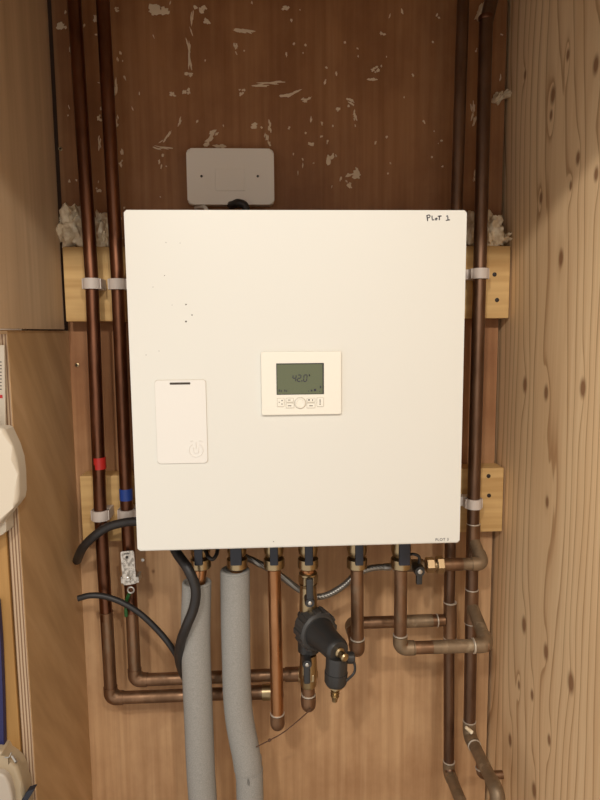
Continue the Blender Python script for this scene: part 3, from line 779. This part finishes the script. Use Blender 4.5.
# filter head: ribbed collar on a tilted axis, tapering body coming forward
c0 = at(315, 628.5, VY - .012); c1 = at(338, 651, VY - .088)
axis = (c1 - c0).normalized(); Lb = (c1 - c0).length
bm = B(); lathe(bm, (x4, VY, at(308, 652, VY).z), (0, 0, 1), [(0, .015), (.004, .02), (at(308, 612, VY).z - at(308, 652, VY).z - .004, .02), (at(308, 612, VY).z - at(308, 652, VY).z, .0165)], 24); finish(bm, 'housing', M_black, F)
bm = B(); lathe(bm, c0 - axis * .022, axis, [(0, .024), (.004, .0325), (.010, .0345), (.036, .0345), (.040, .0310)], 36)
s_, t_ = frame_of(axis)
for i in range(12):
    q = 2 * math.pi * i / 12
    cc = c0 + (s_ * math.cos(q) + t_ * math.sin(q)) * .0345
    tg = (-s_ * math.sin(q) + t_ * math.cos(q)); rd = (s_ * math.cos(q) + t_ * math.sin(q))
    vs = []
    for a_ in (-.012, .014):
        for w_, r_ in ((-.0062, -.004), (.0062, -.004), (.0045, .0026), (-.0045, .0026)):
            vs.append(bm.verts.new(cc + axis * a_ + tg * w_ + rd * r_))
    for fidx in ((0, 1, 2, 3), (7, 6, 5, 4), (0, 4, 5, 1), (1, 5, 6, 2), (2, 6, 7, 3), (3, 7, 4, 0)): bm.faces.new([vs[k] for k in fidx])
finish(bm, 'ribbed_collar', M_black2, F)
bm = B(); lathe(bm, c0, axis, [(.010, .0285), (.018, .0282), (.026, .0255), (Lb * .60, .0225), (Lb * .95, .0208), (Lb, .0196), (Lb + .004, .0165), (Lb + .0045, .012)], 36); finish(bm, 'canister', M_black, F)
bm = B(); lathe(bm, c1 + axis * .003, axis, [(0, .0085), (.004, .0085), (.006, .0055), (.012, .0055), (.013, .0068), (.020, .0068), (.022, .0045)], 18); finish(bm, 'bleed_nipple', M_brass, F)
d0 = at(337, 656, VY - .085); d1 = at(335.5, 684, VY - .085)
bm = B(); lathe(bm, d0, d1 - d0, [(0, .017), (.006, .0185), ((d1 - d0).length * .55, .0185), ((d1 - d0).length * .56, .0196), ((d1 - d0).length * .9, .0190), ((d1 - d0).length, .0165)], 28)
dv = finish(bm, 'drain_valve', M_black, F)
bm = B(); lathe(bm, d0 + V(.004, .004, -.006), (1, .1, -.05), [(0, .010), (.024, .010), (.026, .008)], 18); sweep(bm, spline([d0 + V(.026, .004, -.004), d0 + V(.030, 0, -.018), d0 + V(.028, -.003, -.030), d0 + V(.014, -.01, -.039)], 6), .0022, 8); finish(bm, 'drain_cap_strap', M_black, dv)
dn = (d1 - d0).normalized()
bm = B(); lathe(bm, d1 - dn * .002, dn, [(0, .0125), (.007, .0125), (.008, .0062), (.012, .0062), (.013, .0080), (.017, .0060), (.018, .0078), (.022, .0058), (.023, .0074), (.028, .0052), (.033, .0046), (.034, .003)], 20); finish(bm, 'hose_tail', M_brass, dv)
# lower valve
zl0, zl1 = at(308, 686, VY).z, at(308, 654, VY).z
bm = B(); lathe(bm, (x4b, VY, zl0), (0, 0, 1), [(0, .0135), (.004, .0150), (.014, .0150), (.020, .0165), (.034, .0165), (zl1 - zl0, .0150)], 20)
hexnut(bm, (x4b, VY, at(308, 678, VY).z), (0, 0, 1), .014, .0178); finish(bm, 'lower_valve_body', M_brass, F)
lever(307.0, 660, 684, 664, 'lower_lever', F, .0118)

# ------------------------------------------------------------------ filling loop
Lz = at(430, 565, -.125).z; LY = -.125
loop = thing('filling_loop', 'braided steel filling hose with a small black-handled valve under the unit', 'hose', (at(418, 568, LY).x, LY, Lz))
hp = [at(243, 556, -.12), at(258, 563, LY), at(278, 574, LY), at(297, 588, LY), at(312, 596, LY), at(326, 595.5, LY), at(343, 586, LY), at(356, 574.5, LY), at(370, 568.5, LY), at(386, 566.8, LY)]
part_sweep(loop, 'braided_hose', spline(hp, 8), .0062, M_hose, 14)
bm = B(); a = at(384, 567, LY); lathe(bm, a, (1, 0, 0), [(0, .0070), (.012, .0070), (.0125, .0055), (.016, .0055), (.017, .0082), (.028, .0082)], 16); finish(bm, 'hose_end', M_steel, loop)
a = at(405, 567, LY); zl = Lz
bm = B(); lathe(bm, (a.x, LY, zl), (1, 0, 0), [(0, .009), (.004, .0115), (.034, .0115), (.036, .009)], 20); finish(bm, 'valve_body', M_cu_flux, loop)
a = at(425.5, 566, LY); bm = B(); hexnut(bm, (a.x, LY, zl), (1, 0, 0), .016, .0148); finish(bm, 'union_nut', M_nickel, loop)
a = at(435.5, 566, LY); bm = B(); lathe(bm, (a.x - .004, LY, zl), (1, 0, 0), [(0, .010), (.006, .010)], 16); hexnut(bm, (a.x + .001, LY, zl), (1, 0, 0), .014, .0165); finish(bm, 'compression_nut', M_nickel, loop)
hc = at(419.5, 571, LY - .03)
bm = B(); lathe(bm, (hc.x, LY - .008, hc.z), (0, -1, 0), [(0, .010), (.020, .0105), (.026, .009)], 20)
box(bm, (hc.x - .0055, LY - .032, hc.z - .026), (hc.x + .0055, LY - .022, hc.z), .002)
sweep(bm, spline([V(hc.x + .001, LY - .018, hc.z + .006), V(hc.x + .002, LY - .018, hc.z + .022), V(hc.x - .010, LY - .016, hc.z + .027), V(hc.x - .024, LY - .010, hc.z + .020), V(hc.x - .026, LY - .006, hc.z + .004)], 8), .0028, 10)
hd = finish(bm, 'handle', M_black, loop)
bm = B(); lathe(bm, (hc.x, LY - .033, hc.z), (0, -1, 0), [(0, .0044), (.002, .0044), (.003, .003)], 14); finish(bm, 'screw', M_steel, hd)
# branch pipe from the loop back into the rightmost pipe
FP = thing('copper_pipe', 'dull copper branch from the filling loop to the rightmost pipe', 'pipe', (xd, LY, zl), GP)
xe = at(478, 562, LY).x
pts = [V(at(438, 566, LY).x, LY, zl), V(xd + .004, LY, zl), V(xd + .001, -.085, zU)]
part_sweep(FP, 'tube', fillet(pts, .016), PR - .0004, M_cu_flux)
elbow(FP, pts[0], pts[1], pts[2], PR - .0004, M_cu_flux, .022)
sleeve(FP, V(at(441, 566, LY).x, LY, zl), V(at(462, 566, LY).x, LY, zl), PR + .0002, M_cu_dull, 'coupling')

# ------------------------------------------------------------------ pipe clips
GK = 'grey pipe clips'
def clip(x, z, label, Y=-.08, r=PR, arm=0.0):
    bm = B()
    ol = [(x + (r + .0042) * math.cos(q), (r + .0042) * math.sin(q)) for q in [math.radians(-205 + 230 * i / 24) for i in range(25)]]
    il = [(x + (r + .0004) * math.cos(q), (r + .0004) * math.sin(q)) for q in [math.radians(-205 + 230 * i / 24) for i in range(25)]]
    prof = [(a, Y + b) for a, b in ol] + [(a, Y + b) for a, b in il[::-1]]
    lo = [bm.verts.new((a, b, z - .0095)) for a, b in prof]; hi = [bm.verts.new((a, b, z + .0095)) for a, b in prof]
    n = len(prof); h = n // 2
    for i in range(n): bm.faces.new((lo[i], lo[(i + 1) % n], hi[(i + 1) % n], hi[i]))
    for i in range(h - 1):
        bm.faces.new((lo[i], lo[n - 1 - i], lo[n - 2 - i], lo[i + 1])); bm.faces.new((hi[i], hi[i + 1], hi[n - 2 - i], hi[n - 1 - i]))
    box(bm, (x - .0165 - arm, Y + r + .001, z - .0095), (x + .0165, -.045, z + .0095), .0015)
    box(bm, (x - .0172, Y - .004, z - .0095), (x - .0125, Y + r + .006, z + .0095), .001)
    box(bm, (x + .0125, Y - .004, z - .0095), (x + .0172, Y + r + .006, z + .0095), .001)
    tag(finish(bm, 'pipe_clip', M_clip), label, 'pipe clip', GK)
clip(-.3205, 1.589, 'grey plastic clip on the leftmost pipe at the upper batten')
clip(-.2745, 1.588, 'grey plastic clip on the second left pipe at the upper batten')
clip(.392, 1.604, 'grey plastic clip on the rightmost pipe at the upper batten', arm=.012)
clip(-.325, 1.159, 'grey plastic clip on the leftmost pipe at the lower batten')
clip(-.2755, 1.159, 'grey plastic clip on the second left pipe at the lower batten')
clip(.391, 1.165, 'grey plastic clip on the rightmost pipe at the lower batten', arm=.012)

# ------------------------------------------------------------------ cables on the left
bm = B(); sweep(bm, spline([at(77, 560.5, -.05), at(82, 549, -.098), at(92, 538, -.112), at(106, 528, -.112), at(122, 523, -.112), at(137, 521.5, -.115), at(160, 523, -.12)], 9), [.0085] * 10 + [.0082] * 45, 14)
tag(finish(bm, 'black_conduit', M_cable), 'thick black cable arching across the left pipes at the lower clips', 'cable', GC)
bm = B(); sweep(bm, spline([at(78, 598.5, -.116), at(90, 595.5, -.114), at(105, 596.5, -.112), at(122, 602.5, -.112), at(140, 613.5, -.112), at(158, 630.5, -.114), at(172, 648, -.118), at(182, 666, -.112), at(190, 684, -.105)], 9), .0056, 14)
cb = finish(bm, 'black_cable', M_cable); tag(cb, 'thin black cable curving from the left wall across both left pipes', 'cable', GC)
bm = B(); sweep(bm, spline([at(168, 535, -.16), at(177, 553, -.19), at(188, 569, -.212), at(195.5, 588, -.216), at(194, 607, -.214), at(187, 625, -.212), at(180.5, 643, -.195), at(179.5, 660, -.165), at(185, 676, -.128), at(197, 690, -.124)], 9), .0086, 14)
tag(finish(bm, 'black_cable', M_cable), 'thick black cable dropping from the unit in front of the left lagged pipe', 'cable', GC)
bm = B(); sweep(bm, spline([at(204, 545, -.15), at(208, 556, -.205), at(213, 559, -.21), at(217, 553, -.20), at(218, 543, -.17)], 8), .0034, 10)
tag(finish(bm, 'thin_cable', M_cable), 'short loop of thin black cable under the unit between the lagged pipes', 'cable', GC)

# ------------------------------------------------------------------ earth clamp
bx = -.274
ec = thing('earth_clamp', 'silver earthing clamp with a punched tag on the second left pipe', 'clamp', (bx, -.1, at(128, 585, -.10).z))
ty = -.104
cr = [at(120.3, 551.5, ty), at(134.0, 550.2, ty), at(136.6, 583.5, ty), at(123.2, 585.5, ty)]
def rounded_quad(q, r=.0035):
    out = []
    n = len(q)
    for i in range(n):
        a, b, c = q[i - 1], q[i], q[(i + 1) % n]
        f = fillet([a, b, c], r, 4)[1:-1]; out += [(v.x, v.z) for v in f]
    return out
bm = B(); prism(bm, rounded_quad(cr), ty - .0012, ty, .0004, 1); pt = finish(bm, 'tag_plate', M_zinc, ec)
bm = B(); c = at(127, 557, ty); lathe(bm, (c.x, ty - .001, c.z), (0, -1, 0), [(0, .0028), (.0006, .0027)], 12); a = at(126.7, 553.6, ty); box(bm, (a.x - .0052, ty - .0017, a.z - .0009), (a.x + .0052, ty - .001, a.z + .0009)); finish(bm, 'punched_holes', M_hole, pt)
bm = B()
for i in range(6):
    for j in range(5):
        if rnd.random() < .75:
            q = at(124.6 + j * 2.1 + i * .25, 561 + i * 2.4, ty); box(bm, (q.x - .0011, ty - .0016, q.z - .0005), (q.x + .0009, ty - .0011, q.z + .0006))
finish(bm, 'stamped_text', newmat('stamped_grey', srgb(164, 158, 148), 0.6), pt)
bm = B(); c = at(128.5, 578.5, ty); lathe(bm, (c.x, ty - .001, c.z), (0.25, -1, .2), [(0, .0044), (.004, .0044), (.0045, .0030), (.009, .0026)], 14); finish(bm, 'clamp_screw', M_steel, ec)
zc = at(130, 575, -.08).z
bm = B(); lathe(bm, (bx, -.08, zc - .006), (0, 0, 1), [(0, PR + .0006), (0, PR + .0016), (.012, PR + .0016), (.012, PR + .0006)], 24); box(bm, (bx + .008, ty, zc - .006), (bx + .021, -.078, zc + .006), .001)
box(bm, (bx - .012, ty, zc - .006), (bx + .010, ty + .012, zc + .006)); finish(bm, 'strap', M_zinc, ec)
rc = at(130.8, 590, ty)
bm = B(); sweep(bm, [rc + V(.0058 * math.cos(q), 0, .0058 * math.sin(q)) for q in [2 * math.pi * i / 24 for i in range(25)]], .0017, 8); finish(bm, 'ring_terminal', M_steel, ec)
bm = B(); sweep(bm, spline([at(129, 594, ty), at(126.5, 601, -.1), at(126, 609, -.1), at(126.3, 616, -.098)], 6), .0034, 10)
gw = finish(bm, 'earth_wire', M_green, ec)
c = at(143, 559.5, -.075); bm = B(); lathe(bm, c, (0, -1, 0), [(0, .0035), (.003, .003)], 12); finish(bm, 'rail_screw', M_steel, unit)

# string tied below the filter
bm = B(); sp = [at(311, 709, VY - .015), at(300, 719, VY - .012), at(284, 732, VY - .010), at(270, 740, VY - .012), at(256, 747, VY - .02)]
sweep(bm, spline(sp, 6), .0011, 8)
st = finish(bm, 'string', M_string); tag(st, 'thin brown string stretched from the copper stub to the lagged pipe', 'string')
bm = B(); k = at(269.5, 741, VY - .013); lathe(bm, k + V(-.003, 0, 0), (1, 0, .5), [(0, .001), (.002, .0026), (.005, .0026), (.007, .001)], 10); finish(bm, 'knot', M_string, st)

# ------------------------------------------------------------------ boxes at the left edge
def px_outline(pts, Y): return [(p.x, p.z) for p in (at(x, y, Y) for x, y in pts)]
bx_ = thing('electrical_box', 'white moulded plastic box at the left edge in front of the plywood edge', 'electrical box', (-.44, FY - .004, 1.2))
ol = px_outline([(-40, 425.5), (9, 425.2), (12.5, 427), (20, 443), (24, 456), (25.6, 470), (26.2, 490), (25, 497), (21, 502.5), (0, 527), (-10, 535), (-40, 548)], -.306)
bm = B(); prism(bm, ol, -.334, -.304, .007, 4); finish(bm, 'cover', M_boxw, bx_)
ol = px_outline([(-40, 470), (11.5, 470), (12, 527), (9, 530), (-5, 537), (-40, 552)], -.285)
bm = B(); prism(bm, ol, -.305, FY - .004, .002, 2); finish(bm, 'back_box', M_boxw, bx_)
wp = thing('white_plate', 'white plate with a red mark above the white box at the left edge', 'plate', (-.43, FY - .004, 1.3))
a, b_ = at(4.5, 345, FY - .006), at(5.2, 424, FY - .006)
bm = B(); prism(bm, [(a.x - .07, b_.z - .02), (b_.x, b_.z - .02), (a.x, a.z), (a.x - .07, a.z)], FY - .007, FY - .004, .0006, 1); pl_ = finish(bm, 'plate', M_boxw, wp)
a = at(1, 396.5, FY - .007); bm = B(); box(bm, (a.x - .02, FY - .0078, a.z - .0024), (a.x + .0022, FY - .0068, a.z + .0024)); finish(bm, 'red_mark', M_redink, pl_)
bm = B()
for i in range(9):
    a = at(1, 362 + i * 3.4, FY - .007); box(bm, (a.x - .03, FY - .0076, a.z - .0007), (a.x + .001, FY - .0068, a.z + .0007))
finish(bm, 'printed_lines', M_ink2, pl_)
bl_ = thing('blue_sheet', 'dark blue sheet edge left of the timber stud', 'sheet', (-.47, -.285, .85))
bm = B(); prism(bm, px_outline([(-45, 600), (-1, 600), (2, 640), (4, 690), (5.5, 745), (-45, 745)], -.287), -.292, -.282, .002, 2); o = finish(bm, 'panel', M_blue, bl_)
dv_ = thing('beige_box', 'beige plastic box with a metal pin in the bottom left corner', 'electrical box', (-.44, FY - .004, .75))
ol = px_outline([(-45, 741), (4, 741.5), (8.5, 743), (11, 748), (17, 752), (22.5, 757.5), (25.5, 764), (27, 772), (30, 780), (31.5, 800), (33, 880), (-45, 880)], -.285)
bm = B(); prism(bm, ol, -.308, FY - .004, .006, 3); body = finish(bm, 'body', M_beige, dv_)
ol = px_outline([(-45, 769), (3, 770.5), (8, 774), (11.5, 781), (14.5, 793), (17, 880), (-45, 880)], -.312)
bm = B(); prism(bm, ol, -.320, -.308, .004, 3); finish(bm, 'lid', M_beige2, dv_)
bm = B(); sweep(bm, [at(12.3, 756, -.310), at(16.3, 762, -.318)], [.0022, .0022], 10); sweep(bm, spline([at(5, 757.5, -.309), at(9, 757, -.311), at(11.5, 752.5, -.311)], 5), .0010, 8); finish(bm, 'metal_pin', M_steel, dv_)
bm = B()
q = [at(x_, y_, -.31) for x_, y_ in ((22, 799), (28, 790), (35.5, 787.5), (33, 792), (26, 803))]
prism(bm, [(p.x, p.z) for p in q], -.314, -.302, .001, 1); finish(bm, 'grey_lever', M_blueblk, dv_)
